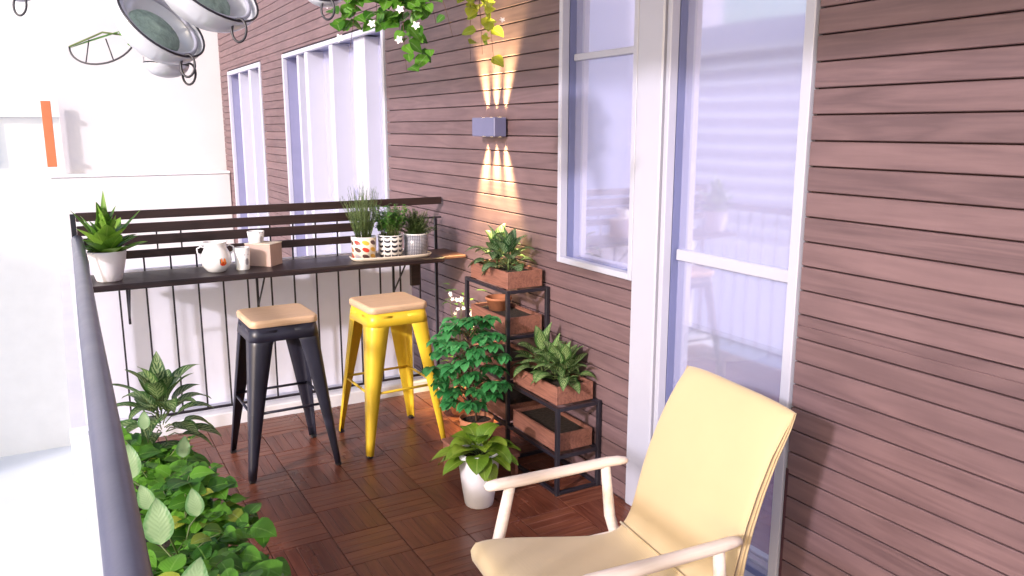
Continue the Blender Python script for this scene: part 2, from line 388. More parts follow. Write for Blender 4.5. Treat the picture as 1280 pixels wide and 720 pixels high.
def window(y0,y1,z0,z1,mull,bars,name='window',rev=.065,jmat=None,fw=.028,frR=None):
    f=MB(); frR=frR or fw
    X0=W-.012; X1=W+.03
    f.box(X0,y0,z0,X1,y0+frR,z1,.003); f.box(X0,y1-fw,z0,X1,y1,z1,.003)
    f.box(X0,y0+frR,z1-fw,X1,y1-fw,z1,.003); f.box(X0,y0+frR,z0,X1,y1-fw,z0+fw,.003)
    fr=f.build('window_frame' if name=='window' else 'door_frame',M['frame_white'],fac)
    xr=W+rev
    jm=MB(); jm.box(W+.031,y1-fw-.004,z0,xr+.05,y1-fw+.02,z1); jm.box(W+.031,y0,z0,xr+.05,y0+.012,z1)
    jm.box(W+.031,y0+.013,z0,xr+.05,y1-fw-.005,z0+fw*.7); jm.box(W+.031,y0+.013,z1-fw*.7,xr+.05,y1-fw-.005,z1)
    jm.build('jamb',jmat or M['jamb_shade'],fr)
    for (m0,m1,xa) in mull: MB().box(xa,m0,z0+fw,xr+.03,m1,z1-fw,.003).build('mullion',M['frame_white'],fr)
    for (h0,h1) in bars: MB().box(xr-.015,y0+.014,h0,xr+.02,y1-fw-.006,h1,.003).build('glazing_bar',M['frame_white'],fr)
    p=MB().add([(xr,y0+.012,z0+.01),(xr,y1-fw-.004,z0+.01),(xr,y1-fw-.004,z1-.01),(xr,y0+.012,z1-.01)],[(0,1,2,3)])
    p.build('pane',M['pane'],fr); return fr
# sliding door, window beside it, and the wide white mullion between them
wf=window(2.675,3.262,1.012,2.378,[],[(1.955,1.985)])
df=window(1.80,2.488,.0,2.378,[],[(1.128,1.172)],name='door',fw=.016,frR=.04)
mp=MB(); mp.box(W-.014,2.515,.0,W+.10,2.672,2.385,.006); mp.box(W-.004,2.491,.0,W+.06,2.505,2.385,.002)
mp.build('door_post',M['frame_white'],fac)
MB().box(W+.01,2.5055,0,W+.09,2.5145,2.38).build('door_seal',M['dark'],fac)
MB().box(W-.001,1.787,-.02,W+.05,1.798,.50).build('door_reveal_strip',M['dark'],fac)
MB().box(W-.05,1.80,.0,W-.014,2.50,.022,.004).build('threshold',M['threshold'],fac)
# neighbour's deep-framed windows
window(5.55,8.40,.05,2.37,[(6.05,6.30,W+.03),(6.75,6.84,W-.004),(7.50,7.60,W-.004),(7.86,7.92,W+.01)],[],rev=.14,fw=.04,jmat=M['deep_jamb_shade'])
window(9.40,11.28,.05,2.37,[(9.95,10.05,W+.0),(10.6,10.68,W+.01)],[],rev=.14,fw=.05,jmat=M['deep_jamb_shade'])
# room behind the glass (ceiling left out so that sky light brightens it)
rm=MB(); rm.box(W+.23,1.0,-.12,4.6,4.3,-.02); rm.build('room_floor',M['purple'],fac)
rw=MB(); rw.box(4.6,1.0,-.12,4.7,4.3,3.2); rw.box(W+.24,4.3,-.12,4.7,4.4,3.2); rw.box(W+.24,.9,-.12,4.7,1.0,3.2)
rw.build('room_wall',M['plaster_lav'],fac)
bl=plain('haze_blind_cloth',(.62,.63,.82),.9,var=.04,scale=2)  # blinds added behind the panes to give the glass its pale lavender haze
MB().box(W+.110,1.83,.87,W+.114,2.50,2.60).build('haze_blind',bl,fac)
MB().box(W+.106,1.83,.85,W+.120,2.50,.869,.003).build('haze_blind_batten',M['frame_white'],fac)
MB().box(W+.110,2.66,.90,W+.114,3.30,2.60).build('haze_blind',bl,fac)
for (y0,y1) in ((5.5,8.5),(9.3,11.4)):
    MB().box(W+.32,y0,-.1,W+.36,y1,2.8).build('room_wall',M['plaster'],fac)
t=thing('side_table',(3.05,3.10,-.02),'white round side table inside the room, seen through the glass door','table')
MB().lathe([(0,.50),(.24,.50),(.25,.51),(.25,.53),(.24,.54),(0,.54)],n=32).build('table_top',M['white'],t)
MB().lathe([(.16,0),(.16,.02),(.03,.05),(.025,.50)],n=24).build('table_base',M['white'],t)
t=thing('table_lamp',(3.05,3.10,.52),'white table lamp on the side table behind the glass door','lamp')
MB().lathe([(0,0),(.07,0),(.075,.02),(.03,.08),(.05,.16),(.02,.24),(.012,.30)],n=24).build('lamp_base',M['white'],t)
MB().lathe([(.16,.26),(.10,.50)],n=32).build('lamp_shade',M['white'],t)
# ------------------------------------------------------------ walls beyond
ew=thing('end_wall',(1.1,11.85,0),'plain white rendered wall closing the far end of the neighbouring balcony','wall')
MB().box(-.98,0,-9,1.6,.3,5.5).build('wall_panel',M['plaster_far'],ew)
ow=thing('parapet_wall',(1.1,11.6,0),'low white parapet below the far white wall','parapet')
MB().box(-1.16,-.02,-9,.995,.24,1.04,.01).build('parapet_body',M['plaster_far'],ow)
MB().box(-1.17,-.04,1.042,.995,.24,1.075,.006).build('coping',M['white'],ow)
sg=thing('vertical_sign',(-.01,11.7,0),'narrow orange vertical panel at the outer edge of the far white wall','sign')
MB().box(-.06,0,1.17,.05,.03,1.98,.004).build('sign_panel',M['orange'],sg)
MB().box(.052,.0,1.25,.13,.03,1.30).build('sign_bracket',M['white'],sg)
MB().box(.052,.0,1.80,.13,.03,1.85).build('sign_bracket',M['white'],sg)
pn=thing('privacy_panel',(0,4.70,0),'white privacy panel standing behind the railing bars under the bar counter','panel')
MB().box(.02,0.03,.075,1.93,.05,.90,.003).build('panel_sheet',plain('panel_pale_lavender',(.80,.80,.93),.6,var=.03,bmp=.02),pn)
def block(name,label,x0,y0,x1,y1,z0,z1,over=0):
    b=thing(name,(x0,y0,z0),label,'building'); MB().box(0,0,0,x1-x0,y1-y0,z1-z0).build('wall',M['plaster'],b); return b
b=thing('apartment_building',(-14,30,-9),'pale overexposed building with a projecting upper storey, added far beyond the railing in place of white sky','building')  # added so that white, not blue sky, fills the far left
MB().box(0,0,0,15,8,10.97).build('lower_wall',M['plaster'],b)
MB().box(-.2,-.25,10.98,15.2,8,26).build('upper_wall',M['plaster'],b)
for i in range(7): MB().box(11.9-2*i,-.24,8.6 if i else 9.6,12.3-2*i,-.001,10.97).build('column',M['plaster'],b)
b=thing('apartment_building',(-27,33,-9),'unseen long white block next to the one with stacked balconies, added to whiten the glass reflections','building')  # out of view, added to brighten the grey reflection in the window glass
MB().box(0,0,0,6,70,24).build('wall',M['plaster_lav'],b)
for i in range(9): MB().box(6.002,3+i*7,9,6.1,5+i*7,12).build('window',M['frame_white'],b)
b=thing('apartment_building',(-26,20,-9),'white block of flats with stacked balconies that shows in the door glass','building')
MB().box(0,0,0,6,11,14.8).build('wall',M['plaster_lav'],b)
for i in range(13):
    MB().box(6.02,.6,6.1+i*.62,6.9,10.4,6.30+i*.62).build('balcony_slab',M['plaster'],b)
# ------------------------------------------------------------ railings
ra=thing('boarded_railing',(0,4.60,0),'far railing with four dark brown boards over thin black bars','railing')
for z0,z1 in ((1.186,1.230),(1.113,1.163),(1.049,1.099),(.980,1.022)):
    x1=2.06 if z0>1.1 else 1.46
    x1={1.186:2.085,1.113:1.62,1.049:1.62,.980:1.62}[z0]
    MB().box(.07,-.012,z0,x1,.010,z1,.003).build('board',M['boardwood'],ra)
MB().box(1.62,-.004,1.098,2.085,.006,1.108,.001).build('rail_bar',M['black'],ra)
MB().box(.06,-.006,.092,2.04,.008,.106,.001).build('bottom_rail',M['black'],ra)
xb=.105
while xb<2.0:
    MB().box(xb-.0045,-.0045,.1065,xb+.0045,.0045,.979,.001).build('baluster',M['black'],ra); xb+=.1305
MB().box(2.036,-.008,.073,2.054,.008,1.0975,.002).build('post',M['black'],ra)
MB().box(.045,-.012,.073,.069,.012,1.225,.002).build('post',M['black'],ra)
# small uprights seen in the gaps between boards
for x in (.44,.56,1.03,1.16,1.29,1.42):
    MB().box(x-.004,.0105,.98,x+.004,.018,1.16).build('upright',M['black'],ra)
lr=thing('side_railing',(.032,0,0),'grey handrail running from the foreground along the open left edge','railing')
pts=[(0,-1.5,1.095)]+[(0,-1.2+i*.5,1.095) for i in range(12)]+[(.045,4.61,1.095)]
MB().tube([(0,-1.5,1.095),(0,1,1.095),(.012,2.5,1.095),(.028,3.8,1.095),(.036,4.57,1.095)],.0275,24).build('handrail',M['handrail'],lr)
MB().box(-.008,-1.5,.08,.008,4.56,.095,.002).build('bottom_rail',M['handrail'],lr)
for i in range(46):
    y=-1.0+i*.122
    if y<4.5: MB().tube([(min(.03,max(0,(y-1)*.009)),y,.06),(min(.03,max(0,(y-1)*.009)),y,1.08)],.006,8).build('baluster',M['handrail'],lr)
# ------------------------------------------------------------ bar counter
bc=thing('bar_counter',(0,4.4,0),'long black bar counter fixed to the inside of the far railing','counter')
MB().box(.10,-.19,.885,1.93,.165,.915,.006).build('counter_top',M['darkwood'],bc)
MB().box(1.932,-.15,.893,2.085,.15,.912,.004).build('end_plank',wood('plank_brown',(.12,.055,.04),(.05,.022,.018),0,.5),bc)
for x in (.27,.93,1.74):
    m=MB(); m.box(x-.006,.15,.64,x+.006,.165,.884,.001); m.box(x-.006,-.10,.872,x+.006,.149,.884,.001)
    m.tube([(x,.155,.67),(x,.04,.78),(x,-.05,.872)],.005,8)
    m.build('bracket',M['black'],bc)
MB().box(1.80,.02,.72,1.86,.045,.884,.003).build('hanging_batten',M['boardwood'],bc)
CT=.915
# ------------------------------------------------------------ stools
def stool(loc,mat,label,rz=0):
    s=thing('bar_stool',loc,label,'bar stool','metal bar stools with wooden seats',rz)
    H=.735
    def rsq(a,z,rad,n=6):
        o=[]
        for cx,cy,a0 in((1,1,0),(-1,1,90),(-1,-1,180),(1,-1,270)):
            for i in range(n+1):
                t=R(a0+90*i/n); o.append(Vector((cx*(a-rad)+rad*math.cos(t),cy*(a-rad)+rad*math.sin(t),z)))
        return o
    def loft(rings,capb=True,capt=True):
        m=MB(); n=len(rings[0]); vs=[p for r in rings for p in r]; fs=[]
        for i in range(len(rings)-1):
            for k in range(n): fs.append((i*n+k,i*n+(k+1)%n,(i+1)*n+(k+1)%n,(i+1)*n+k))
        m.add(vs,fs,smooth=True)
        if capb: m.add(rings[0],[tuple(range(n))[::-1]])
        if capt: m.add(rings[-1],[tuple(range(n))])
        return m
    a=.163
    loft([rsq(a-.004,H-.004,.035),rsq(a,H,.038),rsq(a,H+.022,.038),rsq(a-.003,H+.028,.036),rsq(a-.010,H+.031,.03)]).build('seat',M['ply'],s)
    # pressed sheet skirt under the seat
    o=loft([rsq(.167,H-.072,.05),rsq(.162,H-.04,.046),rsq(.155,H-.001,.042)],False,False).build('skirt',mat,s,solid=.003)
    # four legs: folded sheet channels, wide at the top, splayed
    for sx in(1,-1):
        for sy in(1,-1):
            m=MB(); rings=[]
            for t in [i/10 for i in range(11)]:
                z=(H-.02)*(1-t)+.012*t; cx=.159+(.222-.159)*t; w=.078*(1-t)**1.15+.030
                if t<.08: w+=.012
                r=w*.42; th=.0
                prof=[(-w,0)]  # outer L profile with a rounded corner
                for i in range(7):
                    q=R(-90+0) ; ang=PI/2*i/6
                    prof.append((-r+r*math.sin(ang),-r+r*math.cos(ang)))
                prof.append((0,-w))
                rings.append([Vector((sx*(cx+p[0]),sy*(cx+p[1]),z)) for p in prof])
            n=len(rings[0]); vs=[p for r_ in rings for p in r_]; fs=[]
            for i in range(len(rings)-1):
                for k in range(n-1): fs.append((i*n+k,i*n+k+1,(i+1)*n+k+1,(i+1)*n+k))
            m.add(vs,fs,smooth=True); lg=m.build('leg',mat,s,solid=.004)
            MB().box(min(sx*.196,sx*.224),min(sy*.196,sy*.224),0,max(sx*.196,sx*.224),max(sy*.196,sy*.224),.016,.004).build('foot_cap',M['potblack'] if mat is M['stoolblack'] else M['black'],lg)
    e=.186
    zr=.325
    for q in ((( -e,-e),(e,-e)),((e,-e),(e,e)),((e,e),(-e,e)),((-e,e),(-e,-e))):
        MB().tube([(q[0][0],q[0][1],zr),(q[1][0],q[1][1],zr)],.0065,10).build('footrest',mat,s)
    MB().tube([(-.15,-.15,H-.075),(-.07,-.07,H-.045),(0,0,H-.04),(.07,.07,H-.045),(.15,.15,H-.075)],.005,8).build('brace',mat,s)
    MB().tube([(-.15,.15,H-.077),(-.07,.07,H-.049),(0,0,H-.045),(.07,-.07,H-.049),(.15,-.15,H-.077)],.005,8).build('brace',mat,s)
    return s
stool((.882,3.915,0),M['stoolblack'],'dark navy black metal bar stool with pale wooden seat',R(1))
stool((1.462,3.925,0),M['stoolyellow'],'bright yellow metal bar stool with pale wooden seat',R(2))
# ------------------------------------------------------------ armchair
def armchair():
    s=thing('armchair',(1.475,1.655,0),'cream yellow upholstered armchair with pale wooden arms in the foreground','armchair',rz=math.atan2(-.105,.994))
    # continuous cushion shell: profile lofted across the width
    top=[(-.545,.405),(-.548,.440),(-.530,.462),(-.46,.458),(-.33,.432),(-.20,.405),(-.10,.388),(-.045,.392),(-.010,.425),(.008,.47),(.022,.53),(.045,.62),(.078,.71),(.118,.80),(.160,.875),(.183,.915)]
    bot=[(-.530,.385),(-.520,.378),(-.50,.375),(-.44,.372),(-.33,.360),(-.20,.345),(-.10,.330),(-.02,.325),(.040,.365),(.060,.44),(.072,.52),(.092,.60),(.122,.69),(.160,.78),(.200,.855),(.218,.90)]
    def half(i): # half width along the profile
        t=i/(len(top)-1)
        return .238+.010*math.sin(PI*t)
    # loop of cross-sections
    secs=[]
    ts=[-1,-.985,-.9,-.6,-.2,.2,.6,.9,.985,1]
    ins=[.012,.004,0,0,0,0,0,0,.004,.012]
    m=MB(); n=len(top); ring=[]
    for ti,t_ in enumerate(ts):
        col=[]
        crown=.006*(1-abs(t_)**2)
        for i in range(n):
            hx=half(i)
            # rounded top corners of the backrest
            d=max(0,(i-(n-3)))/2*.018*max(0,(abs(t_)-.8)/.2)
            p=Vector((top[i][0],0,top[i][1])); q=Vector((bot[i][0],0,bot[i][1])); c=(q-p).normalized()
            col.append(p+c*(ins[ti]-crown)+Vector((0,t_*hx,-d)))
        cap0=Vector((.207,half(n-1)*t_,.922-.014*max(0,(abs(t_)-.8)/.2))); col.append(cap0)
        for i in range(n-1,-1,-1):
            p=Vector((top[i][0],0,top[i][1])); q=Vector((bot[i][0],0,bot[i][1])); c=(q-p).normalized()
            hx=half(i)
            col.append(q-c*ins[ti]+Vector((0,t_*hx,0)))
        ring.append(col)
    K=len(ring[0]); vs=[p for c in ring for p in c]; fs=[]
    for a in range(len(ring)-1):
        for k in range(K): fs.append((a*K+k,(a+1)*K+k,(a+1)*K+(k+1)%K,a*K+(k+1)%K))
    # end caps
    for a,fl_ in((0,1),(len(ring)-1,0)):
        for i in range(n-1):
            j=K-1-i
            f=(a*K+i,a*K+i+1,a*K+j-1,a*K+j); fs.append(f if not fl_ else f[::-1])
        f=(a*K+n-1,a*K+n,a*K+n+1); fs.append(f if not fl_ else f[::-1])
    m.add(vs,fs,smooth=True)
    cu=m.build('cushion',M['cloth'],s,sub=2)
    # piping seam where seat and back meet, and along edges
    MB().tube([(-.052,-.236,.392),(-.050,-.1,.387),(-.050,.1,.387),(-.052,.236,.392)],.0028,6).build('seam',M['piping'],s)
    MB().tube([(-.030,-.243,.413),(-.034,-.15,.415),(-.036,0,.417),(-.034,.15,.416),(-.030,.243,.414)],.0040,6).build('crease',M['piping'],s)
    for sy in(1,-1):
        e=[]
        for i in range(1,n): e.append((top[i][0]*.5+bot[i][0]*.5,sy*(half(i)+.0005),top[i][1]*.5+bot[i][1]*.5))
        MB().tube(e,.0022,6).build('piping',M['piping'],s)
    for sy in(1,-1):
        y=sy*.287
        arm=[(-.478,y,.596),(-.468,y,.597),(-.44,y,.598),(-.36,y,.598),(-.2,y,.602),(-.06,y,.606),(-.02,y*.985,.606),(.005,y*.975,.604),(.012,y*.97,.603)]
        MB().tube(arm,[.009,.018,.0215,.022,.0205,.020,.0185,.014,.006],14,sq=.78).build('armrest',M['palewood'],s)
        MB().tube([(-.395,y,.592),(-.425,y,.46),(-.47,y*1.02,.26),(-.505,y*1.03,0)],[.0165,.0185,.0175,.012],12).build('leg',M['palewood'],s)
        MB().tube([(-.065,y,.596),(-.045,y,.42),(.02,y*1.02,.22),(.10,y*1.03,0)],[.0155,.018,.0175,.012],12).build('leg',M['palewood'],s)
        MB().box(-.46,y-.012-sy*.02,.335,.0,y+.012-sy*.02,.372,.006).build('side_rail',M['palewood'],s)
    for x,z in((-.44,.352),(-.02,.310)):
        MB().tube([(x,-.285,z),(x,.285,z)],.014,12).build('cross_rail',M['palewood'],s)
armchair()
# ------------------------------------------------------------ wall lamp and its light
wl_=thing('wall_lamp',(W,3.89,1.655),'small grey box wall lamp throwing three warm beams up and down','wall lamp')
MB().box(-.085,-.130,-.050,-.012,.130,.050,.004).build('lamp_body',M['lampgrey'],wl_)
MB().box(-.0118,-.11,-.035,-.001,.07,.035).build('back_plate',M['black'],wl_)
em,nt,P,o_=new_mat('lamp_led'); P.inputs['Emission Color'].default_value=(1,.72,.35,1); P.inputs['Emission Strength'].default_value=6; P.inputs['Base Color'].default_value=(.8,.7,.5,1)
for k in(-1,0,1):
    for sgn in(1,-1):
        MB().lathe([(0,sgn*.0515),(.010,sgn*.0515)],c=(-.032,k*.092,0),n=12).build('lens',em,wl_)
        ld=bpy.data.lights.new('lamp_beam','SPOT'); ld.energy=190 if sgn<0 else 180; ld.color=(1,.75,.33); ld.spot_size=R(38); ld.spot_blend=1.0; ld.shadow_soft_size=.03
        lo=link(bpy.data.objects.new('lamp_beam',ld)); lo.parent=wl_; lo.location=(-.032,k*.092,sgn*.060)
        d=Vector((.035,k*.20,sgn*1.0)); lo.rotation_euler=(-d).to_track_quat('Z','Y').to_euler()
# ------------------------------------------------------------ shelf
sh=thing('plant_shelf',(1.86,2.88,0),'black metal two-step plant shelf against the timber wall','shelf')
D=.225; b=.0095
def bar(x0,y0,z0,x1,y1,z1,nm): MB().box(x0,y0,z0,x1,y1,z1,.0015).build(nm,M['black'],sh)
for y,h in((0,.42),(.46,.875),(.905,.875)):
    for x in(0,D): bar(x-b,y-b,0,x+b,y+b,h,'upright')
for y0,y1,zs in((0,.46,(.010,.185,.410)),(.46,.905,(.010,.185,.410,.635,.865))):
    for z in zs:
        for x in(0,D): bar(x-b+.001,y0+b,z-.0085,x+b-.001,y1-b,z+.0085,'side_bar')
for y,zs in((0,(.010,.185,.410)),(.46,(.010,.185,.410,.635,.865)),(.905,(.010,.185,.410,.635,.865))):
    for z in zs: bar(b,y-b+.001,z-.0083,D-b,y+b-.001,z+.0083,'cross_bar')
def planter(loc,label,cat='planter box',l=.40,w=.20,h=.085,name='planter_box',group='wooden planter boxes on the shelf',soil=True):
    t=thing(name,loc,label,cat,group); m=MB(); th=.012
    m.box(-w/2,-l/2,0,-w/2+th,l/2,h,.002); m.box(w/2-th,-l/2,0,w/2,l/2,h,.002)
    m.box(-w/2+th,-l/2,0,w/2-th,-l/2+th,h,.002); m.box(-w/2+th,l/2-th,0,w/2-th,l/2,h,.002)
    m.box(-w/2+th,-l/2+th,.004,w/2-th,l/2-th,.012)
    m.build('box',M['boxwood'],t)
    if soil: MB().box(-w/2+th+.001,-l/2+th+.001,.013,w/2-th-.001,l/2-th-.001,h-.018).build('soil',M['soil'],t)
    return t
sx=1.86+D/2
def rosette(fo,st,c,n,Lr,Wr,el=(20,80),droop=.9,fold=.25,rad=.02,rows=8,stem=.0,wide=.6,hz=0,curl=.6,seedaz=None):
    for i in range(n):
        az=i*2.39996+random.uniform(-.25,.25); f=i/max(1,n-1)
        e=R(el[0]+(el[1]-el[0])*f+random.uniform(-8,8)); Lf=random.uniform(*Lr); 
        d=Vector((math.cos(az)*math.cos(e),math.sin(az)*math.cos(e),math.sin(e)))
        b0=Vector(c)+Vector((math.cos(az),math.sin(az),0))*rad*(1-f)+Vector((0,0,hz*f))
        if stem>0:
            s1=b0+d*stem*random.uniform(.7,1.2); st.tube([b0,(b0+s1)/2+Vector((0,0,.01)),s1],.0022,5); b0=s1
        fo.leaf(b0,d,(0,0,1),Lf,random.uniform(*Wr),droop*random.uniform(.6,1.3),fold,rows=rows,wide=wide,curl=curl)
def dieff(parent,cs,mat,Lr=(.10,.16),Wr=(.045,.06),n=14,sc_=1):
    fo=MB(); st=MB()
    for c in cs:
        rosette(fo,st,c,n,Lr,Wr,(5,80),1.3,.3,.015,8,.05,.62,.06)
        st.tube([(c[0],c[1],c[2]-.02),(c[0],c[1],c[2]+.08)],.006,6)
    fo.build('foliage',mat,parent); st.build('stems',M['stem'],parent)
p=planter((sx,3.565,.8745),'wooden planter box with dark speckled leafy plant on the top tier of the shelf')
dieff(p,[(-.01,-.05,.07),(.0,.09,.07)],L['dieff'],(.09,.135),(.064,.082),18)
p=planter((sx,3.11,.4195),'wooden planter box with long pale-speckled leaves on the lower step of the shelf')
dieff(p,[(0,-.03,.07),(0,.09,.07),(.0,-.11,.07)],L['dieff2'],(.09,.135),(.052,.068),22)
p=planter((sx,3.565,.6445),'wooden planter box holding a terracotta pot on the second tier, under the dark speckled plant')
p2=thing('flower_pot',(sx,3.64,.6445+.068),'small empty terracotta pot in the second-tier planter box','flower pot')
MB().lathe([(0,.0),(.05,.0),(.066,.055),(.070,.055),(.070,.068),(.060,.068),(.055,.02),(0,.02)],n=24).build('pot',M['terra'],p2)
planter((sx,3.565,.4195),'wooden planter box on the third tier of the tall side, behind the green tree-like plant')
planter((sx,3.565,.1945),'wooden planter box on the lowest tier of the tall side of the shelf')
planter((sx,3.11,.1945),'wooden planter box on the bottom tier of the low step, under the speckled plant')
# ------------------------------------------------------------ pots and plants
def pot(parent,prof,mat,soilr=None,soilz=None,n=36,name='pot'):
    o=MB().lathe(prof,n=n).build(name,mat,parent)
    if soilr: MB().lathe([(0,soilz),(soilr*.6,soilz+.004),(soilr,soilz)],n=24).build('soil',M['soil'],parent)
    return o
def taper(r0,r1,h,th=.006): return [(0,.0),(r0*.92,.0),(r0,.006),(r0+(r1-r0)*.35,h*.28),(r0+(r1-r0)*.75,h*.65),(r1,h-.004),(r1-.002,h),(r1-th,h),(r1-th-.002,h-.01),(r1-th-.01,h*.6),(0,h*.6)]
# rosette plant at the end of the counter
p=thing('potted_plant',(.185,4.35,CT),'rosette plant with upright fresh green blades in a white pot on the counter','plant')
pot(p,taper(.058,.088,.150),M['potwhite'],.078,.125)
fo=MB(); st=MB()
rosette(fo,st,(0,0,.12),40,(.09,.19),(.080,.100),(25,88),.3,.35,.03,9,0,.62,.09,.2)
for az,el,Lf in ((2.6,55,.26),(.35,50,.27),(1.2,85,.30),(3.6,62,.22),(5.5,70,.2)):
    d=(math.cos(az)*math.cos(R(el)),math.sin(az)*math.cos(R(el)),math.sin(R(el)))
    fo.leaf((0,0,.14),d,(-d[0],-d[1],1),Lf,.045,.2,.3,rows=9,wide=.65)
fo.build('foliage',L['fresh'],p)
# jug, cups, box
p=thing('jug',(.690,4.36,CT),'round white enamel jug with two small handles and a red orange bird motif','jug')
MB().lathe([(0,0),(.038,0),(.046,.004),(.066,.028),(.078,.058),(.074,.088),(.062,.112),(.056,.124),(.056,.150),(.059,.156),(.056,.157),(.052,.148),(.052,.124),(.056,.112),(0,.105)],n=40).build('body',M['enamel'],p)
for s_ in(1,-1):
    MB().tube([(s_*.056,0,.130),(s_*.072,0,.136),(s_*.090,0,.126),(s_*.090,0,.104),(s_*.071,0,.090)],.0042,8).build('handle',M['enamel'],p)
# motif: painted strokes hugging the belly, facing the camera
def decal(parent,name,shape,col,az,zc,radf,off=.0008):
    mt=plain('paint_'+name,col,.35,var=.1,bmp=0); m=MB()
    for poly in shape:
        vs=[]
        for (u,v) in poly:
            z=zc+v; r=radf(z)+off; a=az+u/r; vs.append((r*math.cos(a),r*math.sin(a),z))
        m.add(vs,[tuple(range(len(vs)))])
    return m.build(name,mt,parent)
def jr(z):
    P_=[(.046,.004),(.066,.028),(.078,.058),(.074,.088),(.062,.112)]
    for (r0,z0),(r1,z1) in zip(P_,P_[1:]):
        if z<=z1: return r0+(r1-r0)*(z-z0)/(z1-z0)
    return .05
def patches(cu,cv,w,h,n=4): # small quads grid so that the decal follows the curve
    out=[]
    for i in range(n):
        for j in range(n):
            u0=cu-w/2+w*i/n; v0=cv-h/2+h*j/n; x=(u0+w/n/2-cu)/(w/2); y=(v0+h/n/2-cv)/(h/2)
            if x*x+y*y<1.05: out.append([(u0,v0),(u0+w/n,v0),(u0+w/n,v0+h/n),(u0,v0+h/n)])
    return out
azc=R(-72)
decal(p,'motif_body',patches(.0,-.005,.034,.024,8),(.75,.06,.02),azc,.055,jr,.0014)
decal(p,'motif_wing',patches(.006,.004,.014,.030,8)+patches(-.010,.006,.009,.030,7),(.85,.22,.03),azc,.058,jr,.0020)
decal(p,'motif_tail',patches(-.017,.004,.005,.026,6),(.05,.04,.05),azc,.06,jr,.0016)
def cup(loc,label,r0,r1,h,mark=True,azm=-70):
    p=thing('cup',loc,label,'cup','white cups on the counter')
    MB().lathe([(0,0),(r0,0),(r0+.002,.004),(r1,h),(r1-.003,h),(r0-.001,.006),(0,.006)],n=32).build('body',M['enamel'],p)
    if mark:
        f=lambda z:r0+.002+(r1-r0-.002)*z/h
        decal(p,'printed_mark',patches(.004,-.008,.018,.034,6)+[[(-.01,.026),(.014,.026),(.014,.033),(-.01,.033)]],(.32,.30,.33),R(azm),h*.45,f,.0009)
    return p
cup((.822,4.36,CT),'white tapered cup with grey print between the jug and the box',.033,.041,.118)
cup((.922,4.475,CT+.1228),'short wide white cup with grey print standing on top of the beige box',.037,.046,.062,True,-66)
p=thing('tissue_box',(.955,4.458,CT),'plain beige pinkish card box on the counter beside the cups','box',rz=R(46))
m=MB(); m.box(-.060,-.077,0,.060,.077,.118,.002); m.build('box_body',M['cardboard'],p)
MB().box(-.062,-.079,.1185,.062,.079,.1225,.001).build('lid',M['tray'],p)
# tray with three herb pots
tr=thing('tray',(1.645,4.335,CT),'long cream oval tray under the three patterned herb pots','tray',rz=R(-4))
def oval(a,b_,z,n=40,e=3.2):
    o=[]
    for k in range(n):
        t_=2*PI*k/n; c,s_=math.cos(t_),math.sin(t_)
        o.append(Vector((a*abs(c)**(2/e)*(1 if c>=0 else -1),b_*abs(s_)**(2/e)*(1 if s_>=0 else -1),z)))
    return o
m=MB(); rings=[oval(.222,.066,0),oval(.229,.072,.004),oval(.240,.086,.020),oval(.237,.083,.021),oval(.223,.067,.007)]
n=40; vs=[q for r_ in rings for q in r_]; fs=[(i*n+k,i*n+(k+1)%n,(i+1)*n+(k+1)%n,(i+1)*n+k) for i in range(4) for k in range(n)]
m.add(vs,fs,smooth=True); m.add(rings[0],[tuple(range(n))[::-1]]); m.add(rings[-1],[tuple(range(n))])
m.build('tray_body',M['tray'],tr)
